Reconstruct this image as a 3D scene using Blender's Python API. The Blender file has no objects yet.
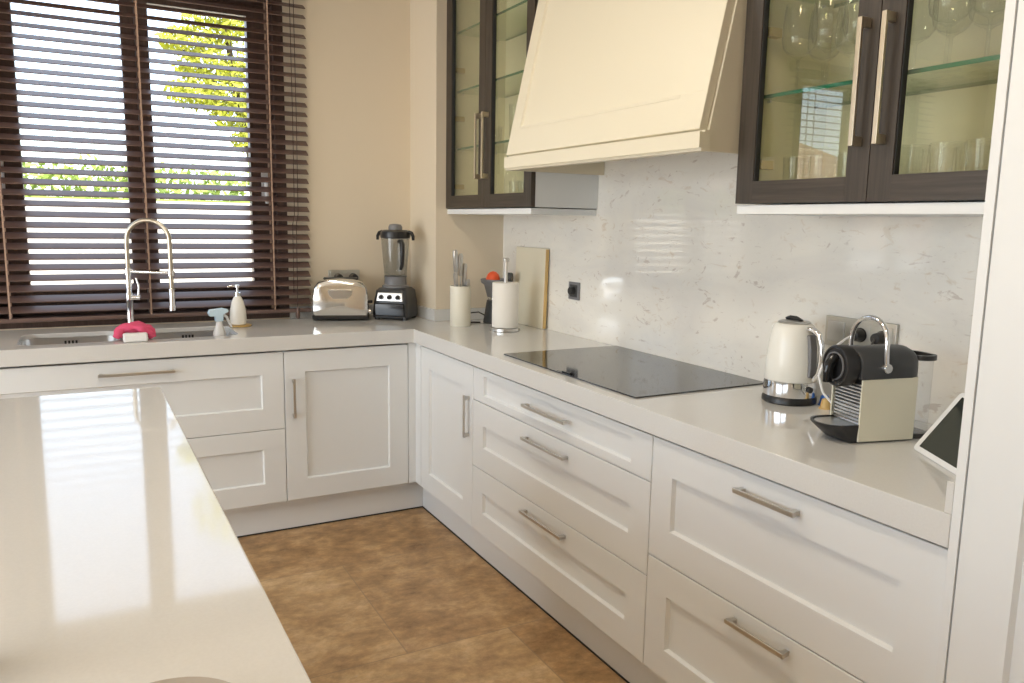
import bpy, bmesh, math, random
from mathutils import Vector, Matrix, noise
random.seed(7)
C = bpy.context.scene.collection
PI = math.pi
H = 0.92            # worktop height
W = 0.6023          # plane of the marble wall (right wall)
YB = 0.605          # plane of the window wall
D = 0.0152          # front plane of the base units
U = 0.27            # front plane of the glass cabinets

# ------------------------------------------------------------------ materials
def mat(name):
    m = bpy.data.materials.new(name); m.use_nodes = True
    nt = m.node_tree; b = nt.nodes['Principled BSDF']
    return m, nt, b
def simple(name, col, rough=0.5, metal=0.0, **kw):
    m, nt, b = mat(name)
    b.inputs['Base Color'].default_value = (*col, 1)
    b.inputs['Roughness'].default_value = rough
    b.inputs['Metallic'].default_value = metal
    for k, v in kw.items(): b.inputs[k.replace('_', ' ')].default_value = v
    # faint procedural variation so that no surface is perfectly even
    tc = nt.nodes.new('ShaderNodeTexCoord'); n = nt.nodes.new('ShaderNodeTexNoise')
    n.inputs['Scale'].default_value = 9; n.inputs['Detail'].default_value = 4
    mr = nt.nodes.new('ShaderNodeMapRange')
    mr.inputs['To Min'].default_value = max(0, rough - .03); mr.inputs['To Max'].default_value = rough + .03
    nt.links.new(tc.outputs['Object'], n.inputs['Vector'])
    nt.links.new(n.outputs['Fac'], mr.inputs['Value']); nt.links.new(mr.outputs['Result'], b.inputs['Roughness'])
    return m
def wood(name, c1, c2, rough, axis='Z', scale=18, bump=.15):
    m, nt, b = mat(name); N = nt.nodes; L = nt.links
    tc = N.new('ShaderNodeTexCoord'); mp = N.new('ShaderNodeMapping')
    s = {'X': (.6, scale, scale), 'Y': (scale, .6, scale), 'Z': (scale, scale, .6)}[axis]
    mp.inputs['Scale'].default_value = s
    n = N.new('ShaderNodeTexNoise'); n.inputs['Scale'].default_value = 6; n.inputs['Detail'].default_value = 6
    n.inputs['Roughness'].default_value = .65
    r = N.new('ShaderNodeValToRGB'); r.color_ramp.elements[0].position = .3; r.color_ramp.elements[1].position = .72
    r.color_ramp.elements[0].color = (*c1, 1); r.color_ramp.elements[1].color = (*c2, 1)
    bp = N.new('ShaderNodeBump'); bp.inputs['Strength'].default_value = bump; bp.inputs['Distance'].default_value = .002
    L.new(tc.outputs['Object'], mp.inputs['Vector']); L.new(mp.outputs['Vector'], n.inputs['Vector'])
    L.new(n.outputs['Fac'], r.inputs['Fac']); L.new(r.outputs['Color'], b.inputs['Base Color'])
    L.new(n.outputs['Fac'], bp.inputs['Height']); L.new(bp.outputs['Normal'], b.inputs['Normal'])
    b.inputs['Roughness'].default_value = rough
    return m
def thin_glass(name, tint=(.97, .985, .97), ior=1.5, power=1.0, rough=0.0):
    """thin sheet glass: straight through view plus a Fresnel reflection"""
    m = bpy.data.materials.new(name); m.use_nodes = True
    nt = m.node_tree; nt.nodes.clear(); N = nt.nodes; L = nt.links
    out = N.new('ShaderNodeOutputMaterial'); mx = N.new('ShaderNodeMixShader')
    t = N.new('ShaderNodeBsdfTransparent'); t.inputs['Color'].default_value = (*tint, 1)
    g = N.new('ShaderNodeBsdfGlossy'); g.inputs['Roughness'].default_value = rough
    ge = N.new('ShaderNodeNewGeometry'); dt = N.new('ShaderNodeVectorMath'); dt.operation = 'DOT_PRODUCT'
    L.new(ge.outputs['Incoming'], dt.inputs[0]); L.new(ge.outputs['Normal'], dt.inputs[1])
    def mth(op, a, b=None, clamp=False):
        q = N.new('ShaderNodeMath'); q.operation = op; q.use_clamp = clamp
        for i, v in enumerate((a, b)):
            if v is None: continue
            if isinstance(v, (int, float)): q.inputs[i].default_value = v
            else: L.new(v, q.inputs[i])
        return q.outputs[0]
    f0 = ((ior-1)/(ior+1))**2
    c = mth('SUBTRACT', 1.0, mth('ABSOLUTE', dt.outputs['Value']), True)
    fr = mth('ADD', mth('MULTIPLY', mth('POWER', c, 5.0), (1-f0)), f0)
    L.new(mth('MULTIPLY', fr, power, True), mx.inputs['Fac'])
    L.new(t.outputs['BSDF'], mx.inputs[1]); L.new(g.outputs['BSDF'], mx.inputs[2])
    L.new(mx.outputs['Shader'], out.inputs['Surface'])
    return m

M = {}
M['lacquer'] = simple('white_lacquer', (.765, .785, .79), .38)
M['inner_lacquer'] = simple('cabinet_lining', (.84, .79, .57), .5)
M['hood_lacquer'] = simple('hood_lacquer', (.74, .68, .53), .4)
M['paint'] = simple('cream_wall_paint', (.73, .64, .50), .8)
M['ceiling'] = simple('ceiling_paint', (.82, .78, .70), .9)
M['dark_wood'] = wood('dark_stained_oak', (.027, .020, .014), (.070, .054, .040), .42, 'Z')
M['dark_wood_h'] = wood('dark_stained_oak_cross', (.027, .020, .014), (.070, .054, .040), .42, 'Y')
M['blind'] = wood('walnut_blind_slat', (.115, .070, .058), (.170, .105, .088), .34, 'X', 14, .05)
for _n in M['blind'].node_tree.nodes:
    if _n.type == 'BSDF_PRINCIPLED':
        _n.inputs['Coat Weight'].default_value = .4; _n.inputs['Coat Roughness'].default_value = .25; _n.inputs['Coat IOR'].default_value = 1.5
M['window_wood'] = wood('window_frame_wood', (.060, .034, .026), (.105, .060, .045), .40, 'Z', 14, .05)
M['nickel'] = simple('brushed_nickel', (.62, .60, .56), .32, 1.0)
M['champagne'] = simple('champagne_metal', (.73, .65, .51), .30, 1.0)
M['chrome'] = simple('chrome', (.82, .82, .83), .09, 1.0)
M['satin_chrome'] = simple('satin_chrome', (.86, .87, .87), .13, 1.0)
M['steel'] = simple('brushed_steel', (.62, .61, .59), .30, 1.0)
M['spring'] = simple('spring_hose_metal', (.60, .55, .46), .32, 1.0)
M['black'] = simple('black_plastic', (.018, .018, .019), .32)
M['black_gloss'] = simple('black_gloss', (.010, .010, .011), .10)
M['dark_grey'] = simple('dark_grey_plastic', (.045, .047, .05), .38)
M['grey'] = simple('grey_plastic', (.20, .20, .21), .42)
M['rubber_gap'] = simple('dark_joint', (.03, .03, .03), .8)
M['ceramic'] = simple('white_ceramic', (.82, .80, .74), .22)
M['cream_ceramic'] = simple('cream_ceramic', (.80, .77, .66), .35)
M['stoneware'] = simple('grey_stoneware', (.40, .36, .31), .45)
M['paper'] = simple('paper_towel', (.85, .82, .76), .95)
M['pink'] = simple('pink_microfibre', (.66, .085, .18), .95)
M['white_plastic'] = simple('white_plastic', (.80, .80, .80), .4)
M['blue_plastic'] = simple('pale_blue_plastic', (.58, .74, .86), .4)
M['orange'] = simple('orange_plastic', (.85, .11, .03), .4)
M['cream_panel'] = simple('cream_panel', (.74, .71, .57), .35)
M['board'] = simple('cream_board', (.80, .74, .58), .35)
M['gold'] = simple('gold_edge', (.62, .42, .16), .4)
M['blue_foil'] = simple('blue_foil', (.06, .20, .62), .3, .5)
M['cable_white'] = simple('white_cable', (.82, .82, .82), .5)
M['cord'] = simple('tan_blind_cord', (.40, .27, .20), .8)
M['dark_cord'] = simple('dark_cord', (.05, .03, .025), .7)
M['kettle'] = simple('cream_kettle_enamel', (.86, .85, .79), .25)
M['screen'] = simple('tablet_screen', (.035, .04, .035), .08)
M['brass'] = simple('brass_hinge', (.60, .46, .22), .35, 1.0)
M['switch_steel'] = simple('steel_switch_plate', (.58, .56, .50), .36, 1.0)
M['glass'] = thin_glass('clear_sheet_glass', (.985, .99, .985))
M['cabinet_glass'] = thin_glass('cabinet_door_glass', (.975, .985, .945), 1.5, 2.2)
M['shelf_glass'] = thin_glass('shelf_glass', (.90, .96, .88))
M['glassware'] = thin_glass('glassware', (.982, .985, .978), 1.5, 1.0, .02)
M['jug_plastic'] = thin_glass('smoky_jug_plastic', (.87, .88, .885), 1.5, 1.0, .04)
M['tank_plastic'] = thin_glass('clear_tank_plastic', (.93, .94, .95), 1.5, 1.0, .03)
M['shelf_edge'] = simple('green_glass_edge', (.012, .16, .085), .15)
M['hob'] = simple('black_hob_glass', (.02, .021, .022), .06, 0, IOR=1.9)
M['leaf'] = simple('yellow_green_leaf', (.54, .55, .06), .6, 0)
M['leaf2'] = simple('hedge_leaf', (.36, .46, .10), .6)
M['bark'] = simple('tree_bark', (.10, .07, .045), .9)
M['garden_wall'] = simple('white_render', (.82, .78, .68), .9)
M['terrace'] = simple('pale_terrace_stone', (.70, .66, .58), .8)
M['hill'] = simple('dry_hillside', (.42, .27, .17), .95)

def quartz():
    m, nt, b = mat('white_quartz'); N = nt.nodes; L = nt.links
    tc = N.new('ShaderNodeTexCoord'); n = N.new('ShaderNodeTexNoise')
    n.inputs['Scale'].default_value = 220; n.inputs['Detail'].default_value = 2
    r = N.new('ShaderNodeValToRGB')
    r.color_ramp.elements[0].color = (.645, .645, .63, 1); r.color_ramp.elements[1].color = (.705, .705, .69, 1)
    L.new(tc.outputs['Object'], n.inputs['Vector']); L.new(n.outputs['Fac'], r.inputs['Fac'])
    L.new(r.outputs['Color'], b.inputs['Base Color']); b.inputs['Roughness'].default_value = .065; b.inputs['IOR'].default_value = 1.56
    return m
M['quartz'] = quartz()
def marble():
    m, nt, b = mat('veined_marble'); N = nt.nodes; L = nt.links
    tc = N.new('ShaderNodeTexCoord'); mp = N.new('ShaderNodeMapping')
    mp.inputs['Rotation'].default_value = (math.radians(24), 0, 0); mp.inputs['Scale'].default_value = (1, 1.0, 2.1)
    def layer(sc, det, dist, p0, p1, w):
        n = N.new('ShaderNodeTexNoise'); n.inputs['Scale'].default_value = sc; n.inputs['Detail'].default_value = det
        n.inputs['Roughness'].default_value = .62; n.inputs['Distortion'].default_value = dist
        L.new(mp.outputs['Vector'], n.inputs['Vector'])
        r = N.new('ShaderNodeValToRGB'); r.color_ramp.elements[0].position = p0; r.color_ramp.elements[1].position = p1
        r.color_ramp.elements[0].color = (0, 0, 0, 1); r.color_ramp.elements[1].color = (w, w, w, 1)
        L.new(n.outputs['Fac'], r.inputs['Fac']); return r.outputs['Color']
    L.new(tc.outputs['Object'], mp.inputs['Vector'])
    def mix(a, col, f):
        x = N.new('ShaderNodeMix'); x.data_type = 'RGBA'
        if isinstance(a, tuple): x.inputs[6].default_value = (*a, 1)
        else: L.new(a, x.inputs[6])
        x.inputs[7].default_value = (*col, 1); L.new(f, x.inputs[0]); return x.outputs[2]
    c = mix((.86, .835, .775), (.73, .71, .685), layer(2.2, 5, .6, .45, .75, .8))
    c = mix(c, (.62, .52, .40), layer(11, 7, 1.6, .60, .70, .52))
    c = mix(c, (.52, .47, .43), layer(24, 5, 1.0, .64, .70, .42))
    c = mix(c, (.46, .38, .33), layer(5.5, 9, 2.6, .62, .66, .5))
    L.new(c, b.inputs['Base Color']); b.inputs['Roughness'].default_value = .05
    return m
M['marble'] = marble()
def travertine():
    m, nt, b = mat('travertine_tiles'); N = nt.nodes; L = nt.links
    tc = N.new('ShaderNodeTexCoord'); mp = N.new('ShaderNodeMapping')
    # tile rows run along X; joints at x=-0.10, y=-1.17 / y=-0.41
    mp.inputs['Location'].default_value = (.10, 1.175, 0)
    br = N.new('ShaderNodeTexBrick'); br.offset = .5; br.squash = 1
    br.inputs['Scale'].default_value = 1; br.inputs['Brick Width'].default_value = .76; br.inputs['Row Height'].default_value = .758
    br.inputs['Mortar Size'].default_value = .003; br.inputs['Mortar Smooth'].default_value = .4
    br.inputs['Color1'].default_value = (.0, .0, .0, 1); br.inputs['Color2'].default_value = (1, 1, 1, 1); br.inputs['Mortar'].default_value = (.5, .5, .5, 1)
    L.new(tc.outputs['Object'], mp.inputs['Vector']); L.new(mp.outputs['Vector'], br.inputs['Vector'])
    mp2 = N.new('ShaderNodeMapping'); mp2.inputs['Scale'].default_value = (1.0, 1.35, 1)
    L.new(tc.outputs['Object'], mp2.inputs['Vector'])
    n1 = N.new('ShaderNodeTexNoise'); n1.inputs['Scale'].default_value = 4.2; n1.inputs['Detail'].default_value = 12; n1.inputs['Roughness'].default_value = .74; n1.inputs['Distortion'].default_value = .25
    n2 = N.new('ShaderNodeTexNoise'); n2.inputs['Scale'].default_value = 16; n2.inputs['Detail'].default_value = 9; n2.inputs['Roughness'].default_value = .7
    L.new(mp2.outputs['Vector'], n1.inputs['Vector']); L.new(mp2.outputs['Vector'], n2.inputs['Vector'])
    r = N.new('ShaderNodeValToRGB'); e = r.color_ramp.elements
    e[0].position = .30; e[0].color = (.265, .153, .067, 1); e[1].position = .70; e[1].color = (.65, .465, .265, 1)
    k = e.new(.5); k.color = (.46, .295, .140, 1)
    L.new(n1.outputs['Fac'], r.inputs['Fac'])
    x = N.new('ShaderNodeMix'); x.data_type = 'RGBA'; x.blend_type = 'OVERLAY'; x.inputs[0].default_value = .75
    L.new(r.outputs['Color'], x.inputs[6]); L.new(n2.outputs['Fac'], x.inputs[7])
    bw = N.new('ShaderNodeMix'); bw.data_type = 'RGBA'; bw.blend_type = 'SOFT_LIGHT'; bw.inputs[0].default_value = .42
    L.new(x.outputs[2], bw.inputs[6]); L.new(br.outputs['Color'], bw.inputs[7])
    x2 = N.new('ShaderNodeMix'); x2.data_type = 'RGBA'; x2.inputs[7].default_value = (.24, .165, .10, 1)
    ml = N.new('ShaderNodeMath'); ml.operation = 'MULTIPLY'; ml.inputs[1].default_value = .6
    L.new(br.outputs['Fac'], ml.inputs[0]); L.new(ml.outputs['Value'], x2.inputs[0]); L.new(bw.outputs[2], x2.inputs[6])
    # small pits of the stone
    vo = N.new('ShaderNodeTexNoise'); vo.inputs['Scale'].default_value = 60; vo.inputs['Detail'].default_value = 3
    L.new(tc.outputs['Object'], vo.inputs['Vector'])
    rp = N.new('ShaderNodeValToRGB'); rp.color_ramp.elements[0].position = .68; rp.color_ramp.elements[1].position = .74
    L.new(vo.outputs['Fac'], rp.inputs['Fac'])
    x3 = N.new('ShaderNodeMix'); x3.data_type = 'RGBA'; x3.inputs[7].default_value = (.50, .39, .27, 1)
    m2 = N.new('ShaderNodeMath'); m2.operation = 'MULTIPLY'; m2.inputs[1].default_value = .5
    L.new(rp.outputs['Color'], m2.inputs[0]); L.new(m2.outputs['Value'], x3.inputs[0]); L.new(x2.outputs[2], x3.inputs[6])
    L.new(x3.outputs[2], b.inputs['Base Color']); b.inputs['Roughness'].default_value = .42
    bp = N.new('ShaderNodeBump'); bp.inputs['Strength'].default_value = .12; bp.inputs['Distance'].default_value = .003
    L.new(n2.outputs['Fac'], bp.inputs['Height']); L.new(bp.outputs['Normal'], b.inputs['Normal'])
    return m
M['floor'] = travertine()

# ------------------------------------------------------------------ mesh helpers
class MB:
    def __init__(s): s.bm = bmesh.new(); s.mi = 0
    def _f(s, vs):
        try: f = s.bm.faces.new(vs); f.material_index = s.mi; return f
        except ValueError: return None
    def box(s, x0, x1, y0, y1, z0, z1, T=None):
        x0, x1 = min(x0, x1), max(x0, x1); y0, y1 = min(y0, y1), max(y0, y1); z0, z1 = min(z0, z1), max(z0, z1)
        p = [Vector(v) for v in [(x0,y0,z0),(x1,y0,z0),(x1,y1,z0),(x0,y1,z0),(x0,y0,z1),(x1,y0,z1),(x1,y1,z1),(x0,y1,z1)]]
        if T: p = [T @ v for v in p]
        v = [s.bm.verts.new(q) for q in p]
        for q in [(0,3,2,1),(4,5,6,7),(0,1,5,4),(1,2,6,5),(2,3,7,6),(3,0,4,7)]: s._f([v[i] for i in q])
        return s
    def rings(s, rings, cap0=True, cap1=True, closed=False):
        R = [[s.bm.verts.new(p) for p in r] for r in rings]; n = len(R[0])
        prs = list(zip(R, R[1:])) + ([(R[-1], R[0])] if closed else [])
        for a, b in prs:
            for i in range(n): s._f([a[i], a[(i+1) % n], b[(i+1) % n], b[i]])
        if not closed:
            if cap0: s._f(R[0][::-1])
            if cap1: s._f(R[-1])
        return s
    def cyl(s, p0, p1, r0, r1=None, seg=20, caps=True):
        p0, p1 = Vector(p0), Vector(p1); r1 = r0 if r1 is None else r1
        d = (p1 - p0).normalized(); a = d.orthogonal().normalized(); b = d.cross(a)
        c = [(math.cos(2*PI*i/seg), math.sin(2*PI*i/seg)) for i in range(seg)]
        return s.rings([[p0 + r0*(a*x + b*y) for x, y in c], [p1 + r1*(a*x + b*y) for x, y in c]], caps, caps)
    def lathe(s, prof, cx=0, cy=0, cz=0, seg=28, cap=False, sx=1, sy=1):
        rs = [[(cx + sx*r*math.cos(2*PI*i/seg), cy + sy*r*math.sin(2*PI*i/seg), cz + z) for i in range(seg)] for r, z in prof]
        return s.rings(rs, cap, cap)
    def tube(s, pts, r, seg=10, closed=False, flat=1.0):
        P = [Vector(p) for p in pts]; n = len(P); rs = []
        rr = r if isinstance(r, (list, tuple)) else [r]*n
        t0 = (P[1] - P[0]).normalized(); a = t0.orthogonal().normalized()
        for i in range(n):
            if closed: t = (P[(i+1) % n] - P[i-1]).normalized()
            else: t = (P[min(i+1, n-1)] - P[max(i-1, 0)]).normalized()
            a = (a - t*a.dot(t)).normalized(); b = t.cross(a)
            rs.append([P[i] + rr[i]*(a*math.cos(2*PI*k/seg) + b*flat*math.sin(2*PI*k/seg)) for k in range(seg)])
        return s.rings(rs, closed=closed)
    def prism(s, poly, f0, f1):
        """poly: list of 2-D points; f0/f1 map a 2-D point to 3-D at either end"""
        return s.rings([[f0(*q) for q in poly], [f1(*q) for q in poly]])
    def grid(s, P):
        V = [[s.bm.verts.new(p) for p in row] for row in P]
        for a, b in zip(V, V[1:]):
            for i in range(len(a)-1): s._f([a[i], a[i+1], b[i+1], b[i]])
        return s
    def front(s, org, eu, ev, en, u0, u1, v0, v1, iu0, iu1, iv0, iv1, th, rec):
        """shaker front: slab with a recessed centre; en points out of the front"""
        org, eu, ev, en = Vector(org), Vector(eu), Vector(ev), Vector(en)
        P = lambda u, v, n: s.bm.verts.new(org + eu*u + ev*v + en*n)
        def ring(a0, a1, b0, b1, n): return [P(a0, b0, n), P(a1, b0, n), P(a1, b1, n), P(a0, b1, n)]
        bk = ring(u0, u1, v0, v1, -th); e = ring(u0, u1, v0, v1, -.0015)
        q = .0015
        o = ring(u0+q, u1-q, v0+q, v1-q, 0); i1 = ring(iu0, iu1, iv0, iv1, 0)
        c = .004
        i2 = ring(iu0+c*1.2, iu1-c*1.2, iv0+c*1.2, iv1-c*1.2, -rec)
        for a, b in ((bk, e), (e, o), (o, i1), (i1, i2)):
            for k in range(4): s._f([a[k], a[(k+1) % 4], b[(k+1) % 4], b[k]])
        s._f(i2); s._f(bk[::-1])
        return s
    def holes(s, xs, ys, skip, f, th):
        """a slab on a grid of cells with some cells left out; f(x, y, n) -> 3-D"""
        idx = {}
        def V(i, j, k):
            if (i, j, k) not in idx: idx[i, j, k] = s.bm.verts.new(f(xs[i], ys[j], th*k))
            return idx[i, j, k]
        ok = lambda i, j: 0 <= i < len(xs)-1 and 0 <= j < len(ys)-1 and (i, j) not in skip
        for i in range(len(xs)-1):
            for j in range(len(ys)-1):
                if not ok(i, j): continue
                s._f([V(i,j,0), V(i,j+1,0), V(i+1,j+1,0), V(i+1,j,0)])
                s._f([V(i,j,1), V(i+1,j,1), V(i+1,j+1,1), V(i,j+1,1)])
                for (a, b, n) in (((i,j),(i+1,j),(i,j-1)), ((i+1,j),(i+1,j+1),(i+1,j)), ((i+1,j+1),(i,j+1),(i,j+1)), ((i,j+1),(i,j),(i-1,j))):
                    if not ok(*n): s._f([V(*a,0), V(*b,0), V(*b,1), V(*a,1)])
        return s

ROOT = {}
def rootmat(o):
    while o is not None:
        if o.name in ROOT: return ROOT[o.name]
        o = o.parent
    return Matrix()
def obj(name, mb, m, parent=None, world=False, bevel=0, seg=2, ang=42, flat=False, loc=None):
    bm = mb.bm
    if loc is not None: bmesh.ops.translate(bm, verts=bm.verts, vec=-Vector(loc))
    if world and parent is not None: bmesh.ops.transform(bm, matrix=rootmat(parent).inverted(), verts=bm.verts)
    bmesh.ops.recalc_face_normals(bm, faces=bm.faces)
    if bevel:
        es = [e for e in bm.edges if len(e.link_faces) == 2 and e.calc_face_angle(0) > math.radians(ang)]
        bmesh.ops.bevel(bm, geom=es, offset=bevel, segments=seg, profile=.5, affect='EDGES', clamp_overlap=True)
    me = bpy.data.meshes.new(name); bm.to_mesh(me); bm.free()
    for x in (m if isinstance(m, (list, tuple)) else [m]): me.materials.append(M[x])
    if not flat:
        me.shade_smooth(); me.set_sharp_from_angle(angle=math.radians(max(ang, 50) if bevel else ang))
    o = bpy.data.objects.new(name, me); C.objects.link(o)
    if bevel:
        wn_ = o.modifiers.new('weighted_normal', 'WEIGHTED_NORMAL'); wn_.keep_sharp = True; wn_.weight = 100
    if loc is not None: o.location = loc
    if parent is not None: o.parent = parent
    return o
def tag(o, label, cat, group=None, kind=None):
    o['label'] = label; o['category'] = cat
    if group: o['group'] = group
    if kind: o['kind'] = kind
    return o
def struct(o, label=None, cat=None):
    o['kind'] = 'structure'
    if label: o['label'] = label
    if cat: o['category'] = cat
    return o
def thing(name, label, cat, loc=(0, 0, 0), rz=0, group=None):
    o = bpy.data.objects.new(name, None); C.objects.link(o)
    o.empty_display_size = .05
    o.location = loc; o.rotation_euler = (0, 0, rz)
    ROOT[o.name] = Matrix.Translation(loc) @ Matrix.Rotation(rz, 4, 'Z')
    return tag(o, label, cat, group)

# ------------------------------------------------------------------ the room shell
XL, YR, ZC = -4.7, -7.0, 2.72
WIN = [(-1.753, -.443), (-3.85, -2.50)]       # two windows of the window wall
WZ0, WZ1 = .925, 2.50
struct(obj('floor', MB().box(XL, W+.2, YR, YB+.0, -.12, 0), 'floor'), 'brown travertine floor tiles', 'floor')
struct(obj('ceiling', MB().box(XL-.2, W+.2, YR-.2, YB+.25, ZC, ZC+.2), 'ceiling'), 'plain pale ceiling', 'ceiling')
xs = [XL, WIN[1][0], WIN[1][1], WIN[0][0], WIN[0][1], W+.2]
struct(obj('wall_back', MB().holes(xs, [0, WZ0, WZ1, ZC], {(1, 1), (3, 1)}, lambda x, z, n: (x, YB+n, z), .25), 'paint'), 'cream painted wall around the window', 'wall')
struct(obj('wall_right', MB().box(W+.012, W+.2, YR, YB, 0, ZC), 'paint'), 'cream wall behind the cooktop', 'wall')
struct(obj('wall_left', MB().holes([YR, -5.4, -3.1, -2.7, -.2, YB+.25], [0, 2.35, ZC], {(1, 0), (3, 0)}, lambda y, z, n: (XL-.2+n, y, z), .2), 'paint'), 'cream wall with tall openings to the terrace', 'wall')
struct(obj('wall_rear', MB().box(XL-.2, W+.2, YR-.2, YR, 0, ZC), 'paint'), 'cream wall at the far end of the room', 'wall')
# boxed-in corner between window wall and marble wall
struct(obj('wall_pillar', MB().box(.217, W+.012, .249, YB, H, ZC), 'paint'), 'boxed-in cream wall corner', 'wall')
# marble slab
struct(obj('wall_splashback', MB().box(W, W+.012, -2.667, .249, H, 1.80), 'marble'), 'polished veined marble splashback', 'wall')
# low upstand of the worktop round the walls
up = MB()
up.prism([(.203, YB-.001), (.203, .235), (W-.001, .235), (W-.001, .2485), (.2165, .2485), (.2165, YB-.001)], lambda x, y: (x, y, H+.0005), lambda x, y: (x, y, H+.06))
up.box(-.443, .203, YB-.014, YB-.0005, H+.0005, H+.06)
struct(obj('trim_1', up, 'quartz', bevel=.001), 'low cream upstand along the walls', 'upstand')
struct(obj('trim_2', MB().box(.0, W-.001, -2.6665, -2.652, H+.0005, H+.06), 'quartz', bevel=.001), 'low upstand against the tall cupboard', 'upstand')

# ------------------------------------------------------------------ windows
def window(k, x0, x1, extra):
    y0, y1 = YB+.001, YB+.15
    f = MB()
    fw = .05
    f.holes([x0, x0+fw, x1-fw, x1], [WZ0, WZ0+fw, WZ1-fw, WZ1], {(1, 1)}, lambda x, z, n: (x, y0+n, z), y1-y0)
    fo = struct(obj('window_%d' % k, f, 'window_wood', bevel=.002), 'brown wooden window with two sashes' + extra, 'window')
    xc = (x0+x1)/2
    for i, (a, b) in enumerate(((x0+fw-.004, xc-.001), (xc+.001, x1-fw+.004))):
        sl, sr = (.129, .057) if i == 0 else (.057, .111)
        zt = 2.397 if k == 1 else 2.43
        if k == 2 and i == 1: sl, sr = .035, .110
        sm = MB().holes([a, a+sl, b-sr, b], [WZ0+fw-.004, 1.105, zt, WZ1-fw+.004], {(1, 1)}, lambda x, z, n: (x, y0+.075+n, z), .06)
        so = obj('sash', sm, 'window_wood', fo, bevel=.002)
        obj('pane', MB().box(a+sl-.006, b-sr+.006, y0+.103, y0+.107, 1.099, zt+.006), 'glass', so)
        hx = a+sl*.35 if i == 0 else b-sr*.42
        y0 += .069; h = MB(); h.box(hx-.016, hx+.016, y0-.003, y0+.007, 1.53, 1.66); h.cyl((hx, y0+.002, 1.625), (hx, y0-.055, 1.625), .010)
        h.tube([(hx, y0-.052, 1.63), (hx, y0-.055, 1.60), (hx, y0-.055, 1.50)], [.013, .013, .010])
        obj('window_handle', h, 'white_plastic', so, bevel=.002); y0 -= .069
    return fo
window(1, *WIN[0], ' behind the blind')
window(2, *WIN[1], ' further along the wall')

# ------------------------------------------------------------------ venetian blinds
def blind(x0, x1, tilt, label, cords, pull):
    r = thing('venetian_blind', label, 'blind', ((x0+x1)/2, .56, .955), 0)
    yc = .566
    z = 1.012; sl = MB(); zs = []
    while z < 2.50: zs.append(z); z += .0463
    ca, sa = math.cos(tilt), math.sin(tilt)
    for zz in zs:
        T = Matrix.Translation((0, yc, zz)) @ Matrix.Rotation(tilt, 4, 'X')
        # slightly crowned slat
        pts = [(-.0265, .0006), (-.0255, 0), (.0255, 0), (.0265, .0006), (.0265, .0034), (.0255, .0040), (-.0255, .0040), (-.0265, .0034)]
        sl.rings([[T @ Vector((x, p, q-.0018)) for p, q in pts] for x in (x0, x1)])
    obj('slat_panel', sl, 'blind', r, True, ang=30)
    obj('bottom_rail', MB().box(x0, x1, yc-.025, yc+.025, .957, .976, ), 'blind', r, True, bevel=.004)
    obj('headrail', MB().box(x0, x1, yc-.03, yc+.032, 2.505, 2.56), 'blind', r, True, bevel=.003)
    for cx in cords:
        t = MB()
        for yy in (yc-.031,):
            t.box(cx-.0035, cx+.0035, yy-.0006, yy+.0006, .976, 2.51)
        t.box(cx-.0045, cx+.0045, yc+.030, yc+.0312, .976, 2.51)
        obj('ladder_tape', t, 'cord', r, True)
    if pull:
        for dx, zz in ((0, 1.36), (.018, 1.02)):
            px = pull + dx
            p = obj('pull_cord', MB().tube([(px, yc-.034, 2.51), (px+.002, yc-.036, 1.9), (px, yc-.036, 1.45), (px-.010, yc-.037, 1.40), (px-.012, yc-.037, zz-.30 if zz > 1.2 else .985)], .0016, 6), 'dark_cord', r, True)
        obj('tassel', MB().lathe([(.003, .062), (.008, .056), (.0115, .035), (.012, .018), (.008, .003), (.003, 0)], px-.012, yc-.037, .925, 14, True), 'blind', p, True)
    return r
blind(-1.86, -.347, math.radians(28), 'dark brown wooden slatted blind over the window behind the sink', (-1.655, -1.095, -.53), -.425)
blind(-3.95, -2.42, math.radians(6), 'dark brown slatted blind over the window beyond the left picture edge', (-3.72, -3.18, -2.62), None)

# ------------------------------------------------------------------ worktop with two cut-outs for the sink bowls
HL = (-1.61, -1.245, .095, .425); HR = (-1.145, -.775, .095, .425)     # left and right hole
def rrect(x0, x1, y0, y1, r, n=6):
    P = []
    for cx, cy, a0 in ((x1-r, y1-r, 0), (x0+r, y1-r, 90), (x0+r, y0+r, 180), (x1-r, y0+r, 270)):
        for i in range(n+1):
            a = math.radians(a0 + 90*i/n); P.append((cx + r*math.cos(a), cy + r*math.sin(a)))
    return P
T0 = .0648
poly = [(-1.80, 0), (0, 0), (0, -2.666), (W-.0005, -2.666), (W-.0005, .234), (.202, .234), (.202, YB-.001), (-1.80, YB-.001)]
wt = MB().prism(poly, lambda x, y: (x, y, H-T0), lambda x, y: (x, y, H))
wtop = obj('worktop', wt, 'quartz')
cut = MB()
for h in (HL, HR): cut.prism(rrect(*h, .055), lambda x, y: (x, y, H-.05), lambda x, y: (x, y, H+.1))
cut2 = MB().box(-1.70, -.70, .035, YB-.04, H-.2, H-.020)
co = obj('cutter', cut, 'quartz')
md = wtop.modifiers.new('b', 'BOOLEAN'); md.operation = 'DIFFERENCE'; md.object = co; md.solver = 'EXACT'
co2 = obj('cutter', cut2, 'quartz')
md = wtop.modifiers.new('b2', 'BOOLEAN'); md.operation = 'DIFFERENCE'; md.object = co2; md.solver = 'EXACT'
bpy.context.view_layer.update()
dg = bpy.context.evaluated_depsgraph_get()
me = bpy.data.meshes.new_from_object(wtop.evaluated_get(dg)); wtop.modifiers.clear(); wtop.data = me
bpy.data.objects.remove(co); bpy.data.objects.remove(co2)
me.shade_smooth(); me.set_sharp_from_angle(angle=math.radians(25))
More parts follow.
